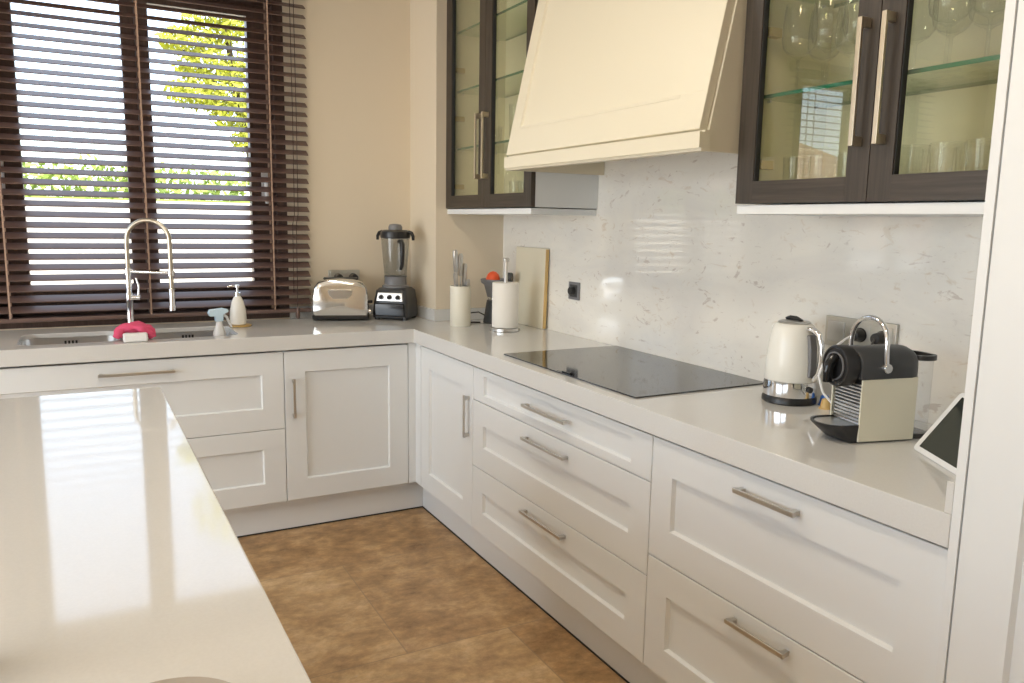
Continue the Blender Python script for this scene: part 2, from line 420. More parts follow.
bv_ = wtop.modifiers.new('edge_bevel', 'BEVEL'); bv_.width = .002; bv_.segments = 2; bv_.limit_method = 'ANGLE'; bv_.angle_limit = math.radians(60); bv_.harden_normals = True
tag(wtop, 'L-shaped white polished stone worktop running under the window and marble wall', 'worktop')

# sink: two steel bowls under the worktop
sk = thing('kitchen_sink', 'double bowl stainless steel sink set under the worktop at the window', 'sink', (-1.19, .26, .72))
for h, ox in ((HL, -1.43), (HR, -.955)):
    R = []
    for z, ins, rr in ((H-.0205, -.003, .057), (.76, .004, .055), (.735, .014, .05), (.725, .035, .04)):
        R.append([(x, y, z) for x, y in rrect(h[0]+ins, h[1]-ins, h[2]+ins, h[3]-ins, rr)])
    b = MB().rings(R, False, True)
    bo = obj('bowl', b, 'steel', sk, True)
    for i in range(4): obj('overflow_slot', MB().box(ox-.024+i*.014, ox-.016+i*.014, h[3]-.006, h[3]+.0005, .815, .886), 'rubber_gap', bo, True)

# faucet
fc = thing('kitchen_faucet', 'tall chrome spring-neck faucet standing behind the sink', 'faucet', (-1.186, .50, H))
fx, fy = -1.186, .50
body = MB().lathe([(.027, 0), (.027, .006), (.020, .012), (.0155, .03), (.0155, .12), (.017, .125), (.017, .155), (.0125, .165), (.0125, .26)], fx, fy, H, 24, True)
obj('faucet_body', body, 'chrome', fc, True)
pts = []
P0, P1, P2 = Vector((fx, fy, H+.26)), Vector((fx+.005, fy-.002, 1.330)), None
arc = [(fx, fy, 1.18), (fx, fy, 1.24), (fx, fy, 1.30)]
ex, ey = -1.012, .44
for i in range(1, 16):
    a = PI - PI*i/16
    t = (1 - math.cos(PI - a))/2
    cx = fx + (ex-fx)*(.5 - .5*math.cos(PI*i/16)); cy = fy + (ey-fy)*(.5 - .5*math.cos(PI*i/16))
    arc.append((cx, cy, 1.318 + .092*math.sin(PI*i/16)))
arc += [(ex, ey, 1.28), (ex, ey, 1.20), (ex, ey, 1.09)]
# resample and wind rings along the hose
def resample(P, step):
    P = [Vector(p) for p in P]; out = [P[0]]; acc = 0
    for a, b in zip(P, P[1:]):
        L = (b-a).length; d = step - acc
        while d < L: out.append(a + (b-a)*(d/L)); d += step
        acc = L - (d - step)
    return out
rs = resample(arc, .0035)
obj('spring_hose', MB().tube(rs, [.0098 if i % 2 else .0115 for i in range(len(rs))], 12), 'spring', fc, True, ang=80)
obj('spray_head', MB().lathe([(.012, .10), (.0135, .095), (.0135, .03), (.016, .02), (.016, .0)], ex, ey, 1.0, 20, True), 'chrome', fc, True)
arm = MB().cyl((fx, fy, 1.178), (ex, ey, 1.172), .0085); arm.lathe([(.0165, -.012), (.0165, .012)], ex, ey, 1.172, 20, True); arm.lathe([(.0165, -.015), (.0165, .015)], fx, fy, 1.178, 20, True)
obj('holder_arm', arm, 'chrome', fc, True)
lv = MB().cyl((fx, fy, H+.14), (fx+.045, fy-.02, H+.14), .012); lv.tube([(fx+.036, fy-.016, H+.145), (fx+.04, fy-.02, H+.19), (fx+.03, fy-.016, H+.23)], [.006, .005, .004])
obj('lever', lv, 'chrome', fc, True)

# soap dispenser on its little stand
sd = thing('soap_dispenser', 'white ceramic soap dispenser with chrome pump behind the right sink bowl', 'soap dispenser', (-.733, .385, H+.008))
obj('bottle', MB().lathe([(.030, 0), (.036, .004), (.038, .03), (.036, .07), (.027, .11), (.018, .130), (.014, .136)], 0, 0, 0, 28, True), 'ceramic', sd)
pm = MB().lathe([(.0145, .136), (.0145, .152), (.006, .154), (.006, .176), (.011, .177), (.011, .188), (.004, .190)], 0, 0, 0, 20, True); pm.tube([(0, 0, .183), (-.03, .0, .184), (-.045, 0, .178)], .0045)
obj('pump', pm, 'chrome', sd)
dt = MB().lathe([(.044, 0), (.050, .002), (.052, .008), (.040, .008), (.02, .0078)], -.725, .385, H, 28, True)
tag(obj('soap_dish', dt, 'gold', loc=(-.725, .385, H)), 'small gold coloured dish under the white soap dispenser', 'dish')

# spray bottle in the right bowl
sb = thing('spray_bottle', 'white spray bottle with pale blue trigger head standing in the right sink bowl', 'spray bottle', (-.845, .20, .733), math.radians(8))
obj('bottle', MB().lathe([(.028, 0), (.030, .006), (.030, .15), (.026, .19), (.015, .222), (.013, .24)], 0, 0, 0, 24, True, 1, .8), 'white_plastic', sb)
hd = MB().prism([(-.048, .277), (-.040, .292), (.016, .297), (.040, .290), (.040, .279), (.018, .268), (.016, .238), (-.016, .238), (-.018, .262), (-.04, .262)], lambda x, z: (x, -.012, z), lambda x, z: (x, .012, z))
obj('trigger_head', hd, 'blue_plastic', sb, bevel=.003)
obj('trigger', MB().tube([(.018, 0, .27), (.034, 0, .255), (.044, 0, .225), (.055, 0, .21)], [.006, .006, .005, .004], 8), 'white_plastic', sb)

# white caddy and pink cloth
cd = MB().box(-1.238, -1.146, .030, .070, H+.0005, H+.036)
tag(obj('sponge', cd, 'white_plastic', bevel=.008, seg=3, loc=(-1.2, .05, H)), 'white sponge block standing on the worktop edge before the pink cloth', 'sponge')
cl = MB()
random.seed(3)
for i in range(7):
    y = .088 + .019*i; top = .040 + .016*math.sin(PI*(i+.6)/7); w0 = .058 + .008*math.sin(i*2.1); x0 = -1.192 + .006*math.sin(i*1.7)
    P = []
    for k in range(15):
        a = PI*k/14
        P.append((x0 - w0*math.cos(a) + .004*math.sin(5*a+i), y + .012*math.sin(a*1.5+i*.8), H + .017 + (top-.016)*math.sin(a)**.7 + .003*math.sin(7*a+i*2)))
    cl.tube(P, [.0130 + .003*math.sin(k*1.3+i) for k in range(15)], 10)
# twisted roll over the front
P = [(-1.262 + .135*t, .086 + .012*math.sin(6*t), H + .014 + .040*math.sin(PI*min(1, t*1.02))**.6) for t in [k/18 for k in range(19)]]
cl.tube(P, [.013 + .004*math.sin(k*1.1) for k in range(19)], 10)
tag(obj('dish_cloth', cl, 'pink', loc=(-1.2, .14, H), ang=70), 'crumpled bright pink cleaning cloth lying between the sink bowls', 'cloth')

# ------------------------------------------------------------------ base cabinets
ZT, ZB = H-T0-.009, .1595
def strap_handle(c, length, axis, out, mb=None, w=.012, t=.007, off=.027):
    """flat bar handle; c centre on the front plane, axis along the bar, out away from the front"""
    mb = mb or MB(); c, ax, n = Vector(c), Vector(axis), Vector(out); b = ax.cross(n)
    T = Matrix((( ax.x, n.x, b.x, c.x), (ax.y, n.y, b.y, c.y), (ax.z, n.z, b.z, c.z), (0, 0, 0, 1)))
    mb.box(-length/2, length/2, off-t, off, -w/2, w/2, T)
    for sgn in (-1, 1):
        x = sgn*(length/2-.011)
        mb.rings([[T @ Vector((x+dx*s, y, z)) for dx, z in ((-.011, -w/2), (.011, -w/2), (.011, w/2), (-.011, w/2))] for y, s in ((off-t*.6, 1), (off-.016, .62), (0, .62))])
    return mb
def carcass(r, x0, x1, y0, y1, open_dir):
    m = MB(); t = .018; z0, z1 = .14, H-T0-.002
    if open_dir == '-Y':
        m.box(x0, x0+t, y0, y1, z0, z1); m.box(x1-t, x1, y0, y1, z0, z1); m.box(x0+t, x1-t, y0, y1, z0, z0+t); m.box(x0+t, x1-t, y1-t, y1, z0+t, z1)
    else:
        m.box(x0, x1, y0, y0+t, z0, z1); m.box(x0, x1, y1-t, y1, z0, z1); m.box(x0, x1, y0+t, y1-t, z0, z0+t); m.box(x1-t, x1, y0+t, y1-t, z0+t, z1)
    return obj('carcass', m, 'lacquer', r, True)
def frontX(name, r, y0, y1, z0, z1, iy0, iy1, iz0, iz1):      # faces -X ; u runs along -Y
    m = MB().front((D, 0, 0), (0, -1, 0), (0, 0, 1), (-1, 0, 0), -y1, -y0, z0, z1, -iy1, -iy0, iz0, iz1, .020, .012)
    return obj(name, m, 'lacquer', r, True, flat=True)
def frontY(name, r, x0, x1, z0, z1, ix0, ix1, iz0, iz1):      # faces -Y
    m = MB().front((0, D, 0), (1, 0, 0), (0, 0, 1), (0, -1, 0), x0, x1, z0, z1, ix0, ix1, iz0, iz1, .020, .012)
    return obj(name, m, 'lacquer', r, True, flat=True)
G = .0016
# under the window, left: wide unit below the sink
r = thing('base_cabinet', 'wide white two-drawer base cabinet under the sink', 'cabinet', (-1.195, D, 0))
carcass(r, -1.786, -.6065, D+.022, .58, '-Y')
d = frontY('drawer', r, -1.785+G, -.6065-G, .4985+G, ZT, -1.69, -.701, .596, .7495)
obj('handle', strap_handle((-1.195, D, .797), .285, (1, 0, 0), (0, -1, 0)), 'nickel', d, True, bevel=.001)
d = frontY('drawer', r, -1.785+G, -.6065-G, ZB, .4985-G, -1.69, -.702, .252, .411)
obj('handle', strap_handle((-1.195, D, .455), .285, (1, 0, 0), (0, -1, 0)), 'nickel', d, True, bevel=.001)
# under the window, right: one door
r = thing('base_cabinet', 'white single-door base cabinet left of the room corner, below the toaster', 'cabinet', (-.315, D, 0))
carcass(r, -.6055, -.024, D+.022, .58, '-Y')
d = frontY('door', r, -.6065+G, -.0225-G, ZB, ZT, -.5135, -.1155, .2535, .751)
obj('handle', strap_handle((-.568, D, .636), .178, (0, 0, 1), (0, -1, 0)), 'nickel', d, True, bevel=.001)
# corner post joining both runs
cp2 = MB()
cp2.box(-.0215, D+.03, D, D+.02, ZB, H-T0-.001); cp2.box(D, D+.02, -.0515, D-.0005, ZB, H-T0-.001)
# right run
r = thing('base_cabinet', 'white single-door base cabinet right of the inner corner, tall handle at its right edge', 'cabinet', (D, -.34, 0))
carcass(r, D+.022, .58, -.6245, -.058, '-X')
d = frontX('door', r, -.6255+G, -.0545, ZB, ZT, -.531, -.154, .2475, .7505)
obj('filler_post', cp2, 'lacquer', r, True)
obj('handle', strap_handle((D, -.588, .630), .180, (0, 0, 1), (-1, 0, 0)), 'nickel', d, True, bevel=.001)
r = thing('base_cabinet', 'white three-drawer base cabinet below the black cooktop', 'cabinet', (D, -1.208, 0))
carcass(r, D+.022, .58, -1.7900, -.6265, '-X')
ya, yb = -1.7914+G, -.6255-G
for z0, z1, i0, i1, hz in ((.7105+G, ZT, .742, .821, .783), (.4315+G, .7105-G, .526, .6165, .662), (ZB, .4315-G, .2495, .3365, .386)):
    d = frontX('drawer', r, ya, yb, z0, z1, -1.695, -.722, i0, i1)
    obj('handle', strap_handle((D, -1.218, hz), .285, (0, -1, 0), (-1, 0, 0), w=.011), 'nickel', d, True, bevel=.001)
r = thing('base_cabinet', 'white two-drawer base cabinet nearest the tall cupboard, below the coffee machine', 'cabinet', (D, -2.229, 0))
carcass(r, D+.022, .58, -2.6640, -1.7930, '-X')
ya, yb = -2.664+G, -1.7914-G
for z0, z1, i0, i1, hz in ((.4995+G, ZT, .596, .7495, .800), (ZB, .4995-G, .247, .405, .463)):
    d = frontX('drawer', r, ya, yb, z0, z1, -2.568, -1.881, i0, i1)
    obj('handle', strap_handle((D, -2.226, hz), .188, (0, -1, 0), (-1, 0, 0), w=.012), 'nickel', d, True, bevel=.001)
# plinths
K = .0774
pl = MB().box(-1.786, K+.016, K, K+.016, .004, .1385)
p = tag(obj('plinth', pl, 'lacquer', loc=(-.85, K, 0)), 'white plinth board under the window-side base cabinets', 'plinth')
obj('seal_strip', MB().box(-1.786, K, K-.003, K-.0002, .0, .006), 'rubber_gap', p, True)
for c in p.children: c.location = (.85, -K, 0)
pl = MB().box(K, K+.016, -2.666, K-.001, .004, .1385)
p = tag(obj('plinth', pl, 'lacquer', loc=(K, -1.3, 0)), 'long white plinth board under the drawers of the marble wall', 'plinth')
obj('seal_strip', MB().box(K-.003, K-.0002, -2.666, K-.0035, .0, .006), 'rubber_gap', p, True)
for c in p.children: c.location = (-K, 1.3, 0)

# tall cupboard at the right edge of the picture
r = thing('tall_cupboard', 'tall white shaker cupboard at the right picture edge closing the worktop', 'cupboard', (.3, -2.99, 0))
m = MB(); m.box(0, W-.001, -2.6845, -2.667, 0, 2.6); m.box(.03, W-.001, -3.32, -3.302, .0, 2.6); m.box(.03, W-.001, -3.302, -2.6845, 2.58, 2.6); m.box(.03, W-.001, -3.302, -2.6845, .12, .138); m.box(W-.02, W-.001, -3.302, -2.6845, .138, 2.58); m.box(K, K+.016, -3.302, -2.6845, 0, .12)
obj('carcass', m, 'lacquer', r, True, bevel=.001)
dm = MB().front((.001, 0, 0), (0, -1, 0), (0, 0, 1), (-1, 0, 0), 2.687, 3.318, .15, 2.59, 2.785, 3.22, .25, 2.49, .02, .012)
d = obj('door', dm, 'lacquer', r, True, flat=True)
obj('handle', strap_handle((.001, -3.28, 1.05), .3, (0, 0, 1), (-1, 0, 0)), 'nickel', d, True, bevel=.001)

# ------------------------------------------------------------------ cooktop
ck = thing('cooktop', 'black glass induction cooktop set into the worktop', 'cooktop', (.32, -1.23, H))
cg = MB().prism(rrect(.055, .592, -1.652, -.808, .006, 3), lambda x, y: (x, y, H+.0004), lambda x, y: (x, y, H+.005))
g = obj('glass_plate', cg, 'hob', ck, True, bevel=.001)
cp_ = MB().box(.062, .080, -1.285, -1.195, H+.0051, H+.0058); cp_.box(.064, .076, -1.275, -1.225, H+.0058, H+.009)
obj('control_strip', cp_, 'black_gloss', g, True, bevel=.001)

# ------------------------------------------------------------------ glass wall cabinets
def glass_cabinet(label, y0, y1, seam, shelves, hz0, hz1, hy, hinge_z, pel_y):
    r = thing('glass_cabinet', label, 'cabinet', (.44, (y0+y1)/2, 1.4935))
    z0, z1 = 1.4935, 2.62; X0, X1 = U+.022, W-.001; t = .018
    m = MB(); m.box(X0, X1, y0, y0+t, z0, z1); m.box(X0, X1, y1-t, y1, z0, z1); m.box(X0, X1, y0+t, y1-t, z0, z0+t); m.box(X0, X1, y0+t, y1-t, z1-t, z1); m.box(X1-.01, X1, y0+t, y1-t, z0+t, z1-t)
    m.mi = 1
    m.box(X0+.002, X1-.0102, y0+t, y0+t+.001, z0+t, z1-t); m.box(X0+.002, X1-.0102, y1-t-.001, y1-t, z0+t, z1-t); m.box(X1-.012, X1-.0102, y0+t, y1-t, z0+t, z1-t); m.box(X0+.002, X1-.012, y0+t, y1-t, z0+t, z0+t+.001)
    obj('carcass', m, ['lacquer', 'inner_lacquer'], r, True)
    obj('pelmet', MB().box(U+.008, X1, y0+pel_y[0], y1-pel_y[1], z0-.029, z0-.004), 'lacquer', r, True, bevel=.001)
    for zz in shelves:
        s = MB().box(X0+.03, X1-.014, y0+t+.002, y1-t-.002, zz-.005, zz+.005)
        s.mi = 1; s.box(X0+.0285, X0+.0298, y0+t+.002, y1-t-.002, zz-.005, zz+.005)
        s.box(X1-.0138, X1-.0132, y0+t+.002, y1-t-.002, zz-.005, zz+.005)
        so = obj('glass_shelf', s, ['shelf_glass', 'shelf_edge'], r, True)
        for yy in (y0+t+.006, y1-t-.006):
            for xx in (X0+.06, X1-.06): obj('shelf_pin', MB().cyl((xx, yy-.006, zz-.0085), (xx, yy+.006, zz-.0085), .0035, seg=10), 'steel', so, True)
    st = .062
    for a, b, hside in ((seam+.001, y1, 'lo'), (y0, seam-.001, 'hi')):
        f = MB(); d0, d1 = U, U+.021
        do = obj('door', f.box(d0, d1, a, a+st, z0, z1), 'dark_wood', r, True, bevel=.0008)
        obj('stile', MB().box(d0, d1, b-st, b, z0, z1), 'dark_wood', do, True, bevel=.0008)
        for za, zb in ((z0, z0+.06), (z1-.06, z1)): obj('rail', MB().box(d0+.0002, d1-.0002, a+st, b-st, za, zb), 'dark_wood_h', do, True)
        for ye_ in (a+st, b-st-.0025): obj('reveal_strip', MB().box(d0+.004, d1-.0005, ye_, ye_+.0025, z0+.06, z1-.06), 'rubber_gap', do, True)  # black strips along both inner edges of the door opening
        obj('pane', MB().box(d0+.013, d0+.017, a+st-.003, b-st+.003, z0+.058, z1-.058), 'cabinet_glass', do, True)
        hh = MB(); yy = hy[0] if hside == 'lo' else hy[1]; n = -1
        hh.box(U-.034, U-.026, yy-.0062, yy+.0062, hz0, hz1); 
        for zz in (hz0, hz1-.022): hh.box(U-.028, U, yy-.006, yy+.006, zz, zz+.022)
        obj('handle', hh, 'champagne', do, True, bevel=.001)
        ye = (b-st+.005) if hside == 'lo' else (a+st-.005); sg = -1 if hside == 'lo' else 1
        for zz in hinge_z:
            hg = MB(); hg.cyl((d1+.012, ye+sg*.004, zz), (d1+.012, ye-sg*.02, zz), .010, seg=12); hg.box(d1+.004, d1+.05, ye+sg*.01, ye-sg*.014, zz-.012, zz+.012)
            obj('hinge', hg, 'brass', do, True, bevel=.001)
    return r
glass_cabinet('dark wood glass-door wall cabinet left of the range hood', -.622, .2475, -.186, (1.785, 2.063, 2.342), 1.623, 1.915, (-.186+.036, -.186-.036), (1.60, 1.93, 2.16), (.008, .0))
glass_cabinet('dark wood glass-door wall cabinet right of the range hood', -2.664, -1.792, -2.2205, (1.785, 2.063, 2.342), 1.622, 1.911, (-2.2205+.030, -2.2205-.034), (1.60, 1.95, 2.4), (.001, .0))

# ------------------------------------------------------------------ range hood
r = thing('range_hood', 'large tapering cream range hood with a recessed front panel above the cooktop', 'range hood', (.37, -1.207, 1.633))
yL, yR = -.640, -1.785
sl = .22
ztop = 2.66
hx = lambda z: .142 + sl*(z-1.69)
for y0, y1 in ((yL-.024, yL-.006), (yR+.006, yR+.024)):
    m = MB().prism([(.1725, 1.634), (W-.001, 1.634), (W-.001, ztop), (hx(ztop)+.0255, ztop), (.1725, 1.692)], lambda x, z: (x, y0, z), lambda x, z: (x, y1, z))
    obj('side_panel', m, 'hood_lacquer', r, True)
lip = MB().prism([(.142, 1.633), (.172, 1.633), (.172, 1.6895), (.152, 1.6895), (.152, 1.684), (.134, 1.684), (.134, 1.641), (.142, 1.641)], lambda x, z: (x, yR, z), lambda x, z: (x, yL, z))
obj('lip', lip, 'hood_lacquer', r, True, flat=True)
fm = MB(); nrm = Vector((-1, 0, sl)).normalized(); ev = Vector((sl, 0, 1)).normalized()
Lp = (ztop-1.69)*math.sqrt(1+sl*sl)
fm.front((.142, 0, 1.693), (0, -1, 0), ev, nrm, -(yL-.001), -(yR+.013), 0, Lp, .712, 1.662, .098, Lp-.1, .026, .008)
obj('front_panel', fm, 'hood_lacquer', r, True, flat=True)
ins = MB().box(.165, W-.002, yR+.025, yL-.025, 1.79, 1.80)
i_ = obj('underside_panel', ins, 'hood_lacquer', r, True)
for k in range(2): obj('grease_filter', MB().box(.26, .50, -1.58+k*.39, -1.58+k*.39+.36, 1.782, 1.7895), 'steel', i_, True, bevel=.002)

# ------------------------------------------------------------------ glassware
def wine_mesh():
    return MB().lathe([(.001, .0005), (.034, .001), (.035, .0025), (.012, .006), (.0045, .012), (.0038, .06), (.0042, .095), (.010, .100), (.030, .112), (.042, .126), (.046, .148), (.045, .19), (.040, .24), (.0392, .24), (.044, .19), (.0448, .149), (.041, .128), (.029, .1145), (.004, .106)], 0, 0, 0, 20)
def tumbler_mesh(r=.036, h=.112):
    return MB().lathe([(.001, 0), (r*.82, 0), (r*.86, .004), (r, h), (r-.0018, h), (r*.84, .012), (.001, .010)], 0, 0, 0, 18)
def put(proto, loc, label):
    o = proto if not proto.get('used') else proto.copy()
    if o is not proto: C.objects.link(o)
    else: proto['used'] = 1
    o.location = loc; o['label'] = label
    return o
wg = tag(obj('wine_glass', wine_mesh(), 'glassware', ang=60), 'x', 'wine glass', 'wine glasses in the right wall cabinet')
order = ['leftmost', 'second from the left', 'third from the left', 'fourth from the left', 'fifth from the left', 'sixth from the left', 'seventh from the left', 'eighth from the left']
SZ = 1.7905
for i, y in enumerate((-1.865, -1.965, -2.065)):
    put(wg, (.40, y, SZ), 'wine glass behind the left door right of the hood, front row, %s' % order[i])
for i, y in enumerate((-1.865, -1.959, -2.053, -2.147)):
    put(wg, (.50, y, SZ), 'wine glass behind the left door right of the hood, back row, %s' % order[i])
for i, y in enumerate((-2.30, -2.395, -2.49, -2.585)):
    put(wg, (.40, y, SZ), 'wine glass behind the rightmost cabinet door, front row, %s' % order[i])
for i, y in enumerate((-2.241, -2.331, -2.424, -2.517)):
    put(wg, (.50, y, SZ), 'wine glass behind the rightmost cabinet door, back row, %s' % order[i])
tm = tag(obj('tumbler', tumbler_mesh(), 'glassware', ang=60), 'x', 'tumbler', 'tumblers at the bottom of the right wall cabinet')
BZ = 1.5130
for i, y in enumerate((-1.865, -1.955, -2.045, -2.125)):
    put(tm, (.42, y, BZ), 'clear tumbler behind the left door right of the hood, %s' % order[i])
for i, y in enumerate((-2.26, -2.345, -2.43, -2.515)):
    put(tm, (.37, y, BZ), 'clear tumbler behind the rightmost cabinet door, front row, %s' % order[i])
for i, y in enumerate((-2.25, -2.335, -2.42, -2.505, -2.59)):
    put(tm, (.48, y, BZ), 'clear tumbler behind the rightmost cabinet door, back row, %s' % order[i])
# left cabinet
wt_ = tag(obj('whisky_glass', tumbler_mesh(.046, .095), 'glassware', ang=60, ), 'wide clear whisky glass on the lowest glass shelf behind the left door', 'glass'); wt_.location = (.43, .045, 1.7905)
hb = tag(obj('highball_glass', tumbler_mesh(.034, .165), 'glassware', ang=60), 'x', 'glass', 'highball glasses in the left wall cabinet')
for i, (x, y) in enumerate(((.40, -.245), (.40, -.325), (.48, -.29), (.48, -.37))):
    put(hb, (x, y, 1.7905), 'tall clear highball glass left of the hood, %s one of the %s pair' % (('left', 'right')[i % 2], ('front', 'back')[i//2]))
tl = tag(obj('tumbler', tumbler_mesh(.036, .10), 'glassware', ang=60), 'x', 'tumbler', 'tumblers at the bottom of the left wall cabinet')
for i, (x, y) in enumerate(((.40, -.26), (.40, -.345))):
    put(tl, (x, y, BZ), 'clear tumbler at the bottom of the left wall cabinet, %s' % ('left of the pair', 'right of the pair')[i])
cz = thing('candle_jar', 'small white lidded jar at the bottom of the wall cabinet left of the hood', 'jar', (.43, -.452, BZ))
obj('jar', MB().lathe([(.020, 0), (.024, .003), (.024, .05), (.018, .058)], 0, 0, 0, 20, True), 'cream_ceramic', cz)
obj('lid', MB().lathe([(.020, .0585), (.026, .06), (.026, .082), (.006, .085)], 0, 0, 0, 20, True), 'brass', cz)
bt = thing('glass_bottle', 'clear glass bottle with a grey stopper in the wall cabinet left of the hood', 'bottle', (.34, -.31, BZ))
obj('bottle', MB().lathe([(.001, 0), (.026, 0), (.028, .004), (.028, .11), (.020, .135), (.011, .15), (.011, .19)], 0, 0, 0, 20), 'glassware', bt, ang=60)
obj('stopper', MB().lathe([(.012, .188), (.015, .192), (.015, .215), (.004, .222)], 0, 0, 0, 16, True), 'grey', bt)

# ------------------------------------------------------------------ sockets and switches
def socket_unit(mb_plate, Mx): pass
r = thing('wall_socket', 'small dark grey single socket on the marble wall left of the cooktop centre', 'socket', (W, -.463, 1.126))
TS = lambda y, z: (y, z)
obj('plate', MB().box(W-.008, W, -.507, -.419, 1.086, 1.166), 'grey', r, True, bevel=.002)
obj('socket_face', MB().box(W-.0095, W-.0078, -.493, -.433, 1.098, 1.154), 'dark_grey', r, True, bevel=.001)
obj('plug', MB().cyl((W-.030, -.463, 1.126), (W-.009, -.463, 1.126), .018, .02, 18), 'black', r, True, bevel=.002)

r = thing('switch_panel', 'steel triple panel with one switch and two sockets behind the coffee machine', 'switch panel', (W, -1.983, 1.128))
obj('plate', MB().box(W-.010, W, -2.102, -1.864, 1.083, 1.172), 'switch_steel', r, True, bevel=.002)
obj('rocker', MB().box(W-.016, W-.009, -1.935, -1.877, 1.098, 1.158), 'steel', r, True, bevel=.002)
for yy in (-1.990, -2.060):
    sf = obj('socket_face', MB().box(W-.0125, W-.0095, yy-.031, yy+.031, 1.097, 1.159), 'switch_steel', r, True, bevel=.001)
    obj('socket_well', MB().cyl((W-.0145, yy, 1.128), (W-.0123, yy, 1.128), .021, seg=20), 'black', sf, True)
for yy, lb, pts in ((-1.990, 'black mains plug in the left socket of the triple switch panel', [(W-.06, -1.990, 1.128), (W-.075, -1.99, 1.09), (W-.05, -1.99, 1.0), (W-.04, -1.99, .93)]),
                    (-2.060, 'black mains plug in the right socket of the triple switch panel', [(W-.06, -2.06, 1.128), (W-.075, -2.06, 1.08), (W-.06, -2.07, 1.0), (W-.05, -2.09, .93)])):
    q = thing('mains_plug', lb, 'plug', (W-.015, yy, 1.128))
    obj('plug_body', MB().cyl((W-.044, yy, 1.128), (W-.0147, yy, 1.128), .015, .0195, 18), 'black', q, True, bevel=.003)
    if yy < -2: obj('cable', MB().tube([(W-.043, yy, 1.128)] + pts[1:], .003, 8), 'black', q, True)
r = thing('wall_socket', 'steel double socket on the window wall behind the toaster', 'socket', (-.158, YB, 1.13))
obj('plate', MB().box(-.241, -.074, YB-.010, YB, 1.087, 1.166), 'switch_steel', r, True, bevel=.002)
for xx in (-.198, -.116): obj('socket_face', MB().box(xx-.033, xx+.033, YB-.012, YB-.0098, 1.094, 1.159), 'switch_steel', r, True, bevel=.001)
for xx, lb in ((-.192, 'black plug in the left half of the socket behind the toaster'), (-.112, 'black plug in the right half of the socket behind the toaster')):
    tag(obj('mains_plug', MB().cyl((xx, YB-.050, 1.126), (xx, YB-.0122, 1.126), .019, .024, 18), 'black', bevel=.003, loc=(xx, YB-.02, 1.126)), lb, 'plug')

# ------------------------------------------------------------------ toaster
r = thing('toaster', 'polished chrome two-slot toaster with black base on the worktop by the blind', 'toaster', (-.232, .415, H), math.radians(-18))
KX, KZ = 1.16, 1.09
tb = MB()
prof = [(-.115, .026), (-.121, .05), (-.120, .11), (-.112, .155), (-.095, .180), (-.06, .192), (0, .196), (.06, .192), (.095, .180), (.112, .155), (.120, .11), (.121, .05), (.115, .026)]
tb.rings([[(x*s*KX, y, .026 + .06*(.96-s if s < .95 else 0) + (z*KZ-.026)*s2*(s+.04 if s < .95 else 1)) for x, z in prof] for y, s, s2 in ((-.0125, .12, .5), (-.0115, .35, .62), (-.008, .62, .78), (-.003, .86, .90), (0, .96, .95), (.006, .985, .98), (.018, 1, 1), (.122, 1, 1), (.134, .985, .98), (.14, .96, .95))])
bd = obj('body', tb, 'satin_chrome', r, ang=40)
obj('base', MB().box(-.140, .140, -.002, .142, .008, .032), 'black', r, bevel=.006)
for x in (-.115, .115): obj('foot', MB().lathe([(.012, 0), (.012, .009)], x, .07, 0, 14, True), 'black', r)
for y in (.045, .095): obj('bread_slot', MB().box(-.085, .085, y-.014, y+.014, .2085, .2145), 'black', bd, bevel=.002)
wn = MB().prism([(-.062, .160), (.062, .160), (.055, .132), (.036, .114), (-.036, .114), (-.055, .132)], lambda x, z: (x, -.016, z), lambda x, z: (x, -.004, z))
obj('front_badge', wn, 'steel', bd, bevel=.002)
lv = MB().box(.138, .160, .055, .085, .085, .10); obj('lever', lv, 'black', r, bevel=.004)
obj('dial', MB().cyl((.138, .03, .045), (.152, .03, .045), .016, seg=18), 'chrome', r, bevel=.002)

# ------------------------------------------------------------------ blender
r = thing('blender', 'countertop blender with tall clear jug and black motor base in the corner', 'blender', (.007, .359, H), math.radians(-40))
bm_ = MB()
def rr_(hx0, y0, y1, z, rad): return [(x, y, z) for x, y in rrect(-hx0, hx0, y0, y1, rad)]
bm_.rings([rr_(.094, .0, .185, .012, .02), rr_(.096, -.002, .187, .03, .02), rr_(.092, .0, .186, .09, .022), rr_(.083, .010, .18, .150, .026), rr_(.072, .02, .17, .162, .03)])
mb_ = obj('motor_base', bm_, 'dark_grey', r, ang=50)
fp = MB().prism([(-.072, .098), (.072, .098), (.066, .142), (-.066, .142)], lambda x, z: (x, -.003+(z-.098)*.20, z), lambda x, z: (x, .012+(z-.098)*.2, z))
obj('control_panel', fp, 'steel', mb_, bevel=.003)
for x in (-.045, 0, .045):
    obj('knob', MB().cyl((x, .004, .12), (x, -.013, .117), .0115, .010, 16), 'black', mb_, bevel=.002)
gr = MB().prism([(-.085, .02), (.085, .02), (.080, .088), (-.080, .088)], lambda x, z: (x, -.010, z), lambda x, z: (x, .004, z))
obj('front_plinth', gr, 'black_gloss', mb_, bevel=.008)
for x in (-.075, .075):
    for y in (.025, .16): obj('foot', MB().lathe([(.014, 0), (.014, .013)], x, y, 0, 12, True), 'black', r)
obj('jug_collar', MB().lathe([(.070, .1625), (.070, .172), (.058, .178), (.056, .215), (.060, .222)], 0, .092, 0, 28, True), 'grey', r)
jg = MB()
def jr(rad, z, k=.0):
    P = []
    for i in range(32):
        a = 2*PI*i/32; e = 1 + k*abs(math.cos(2*a))**.5
        P.append((rad*e*math.cos(a), .092 + rad*e*math.sin(a), z))
    return P
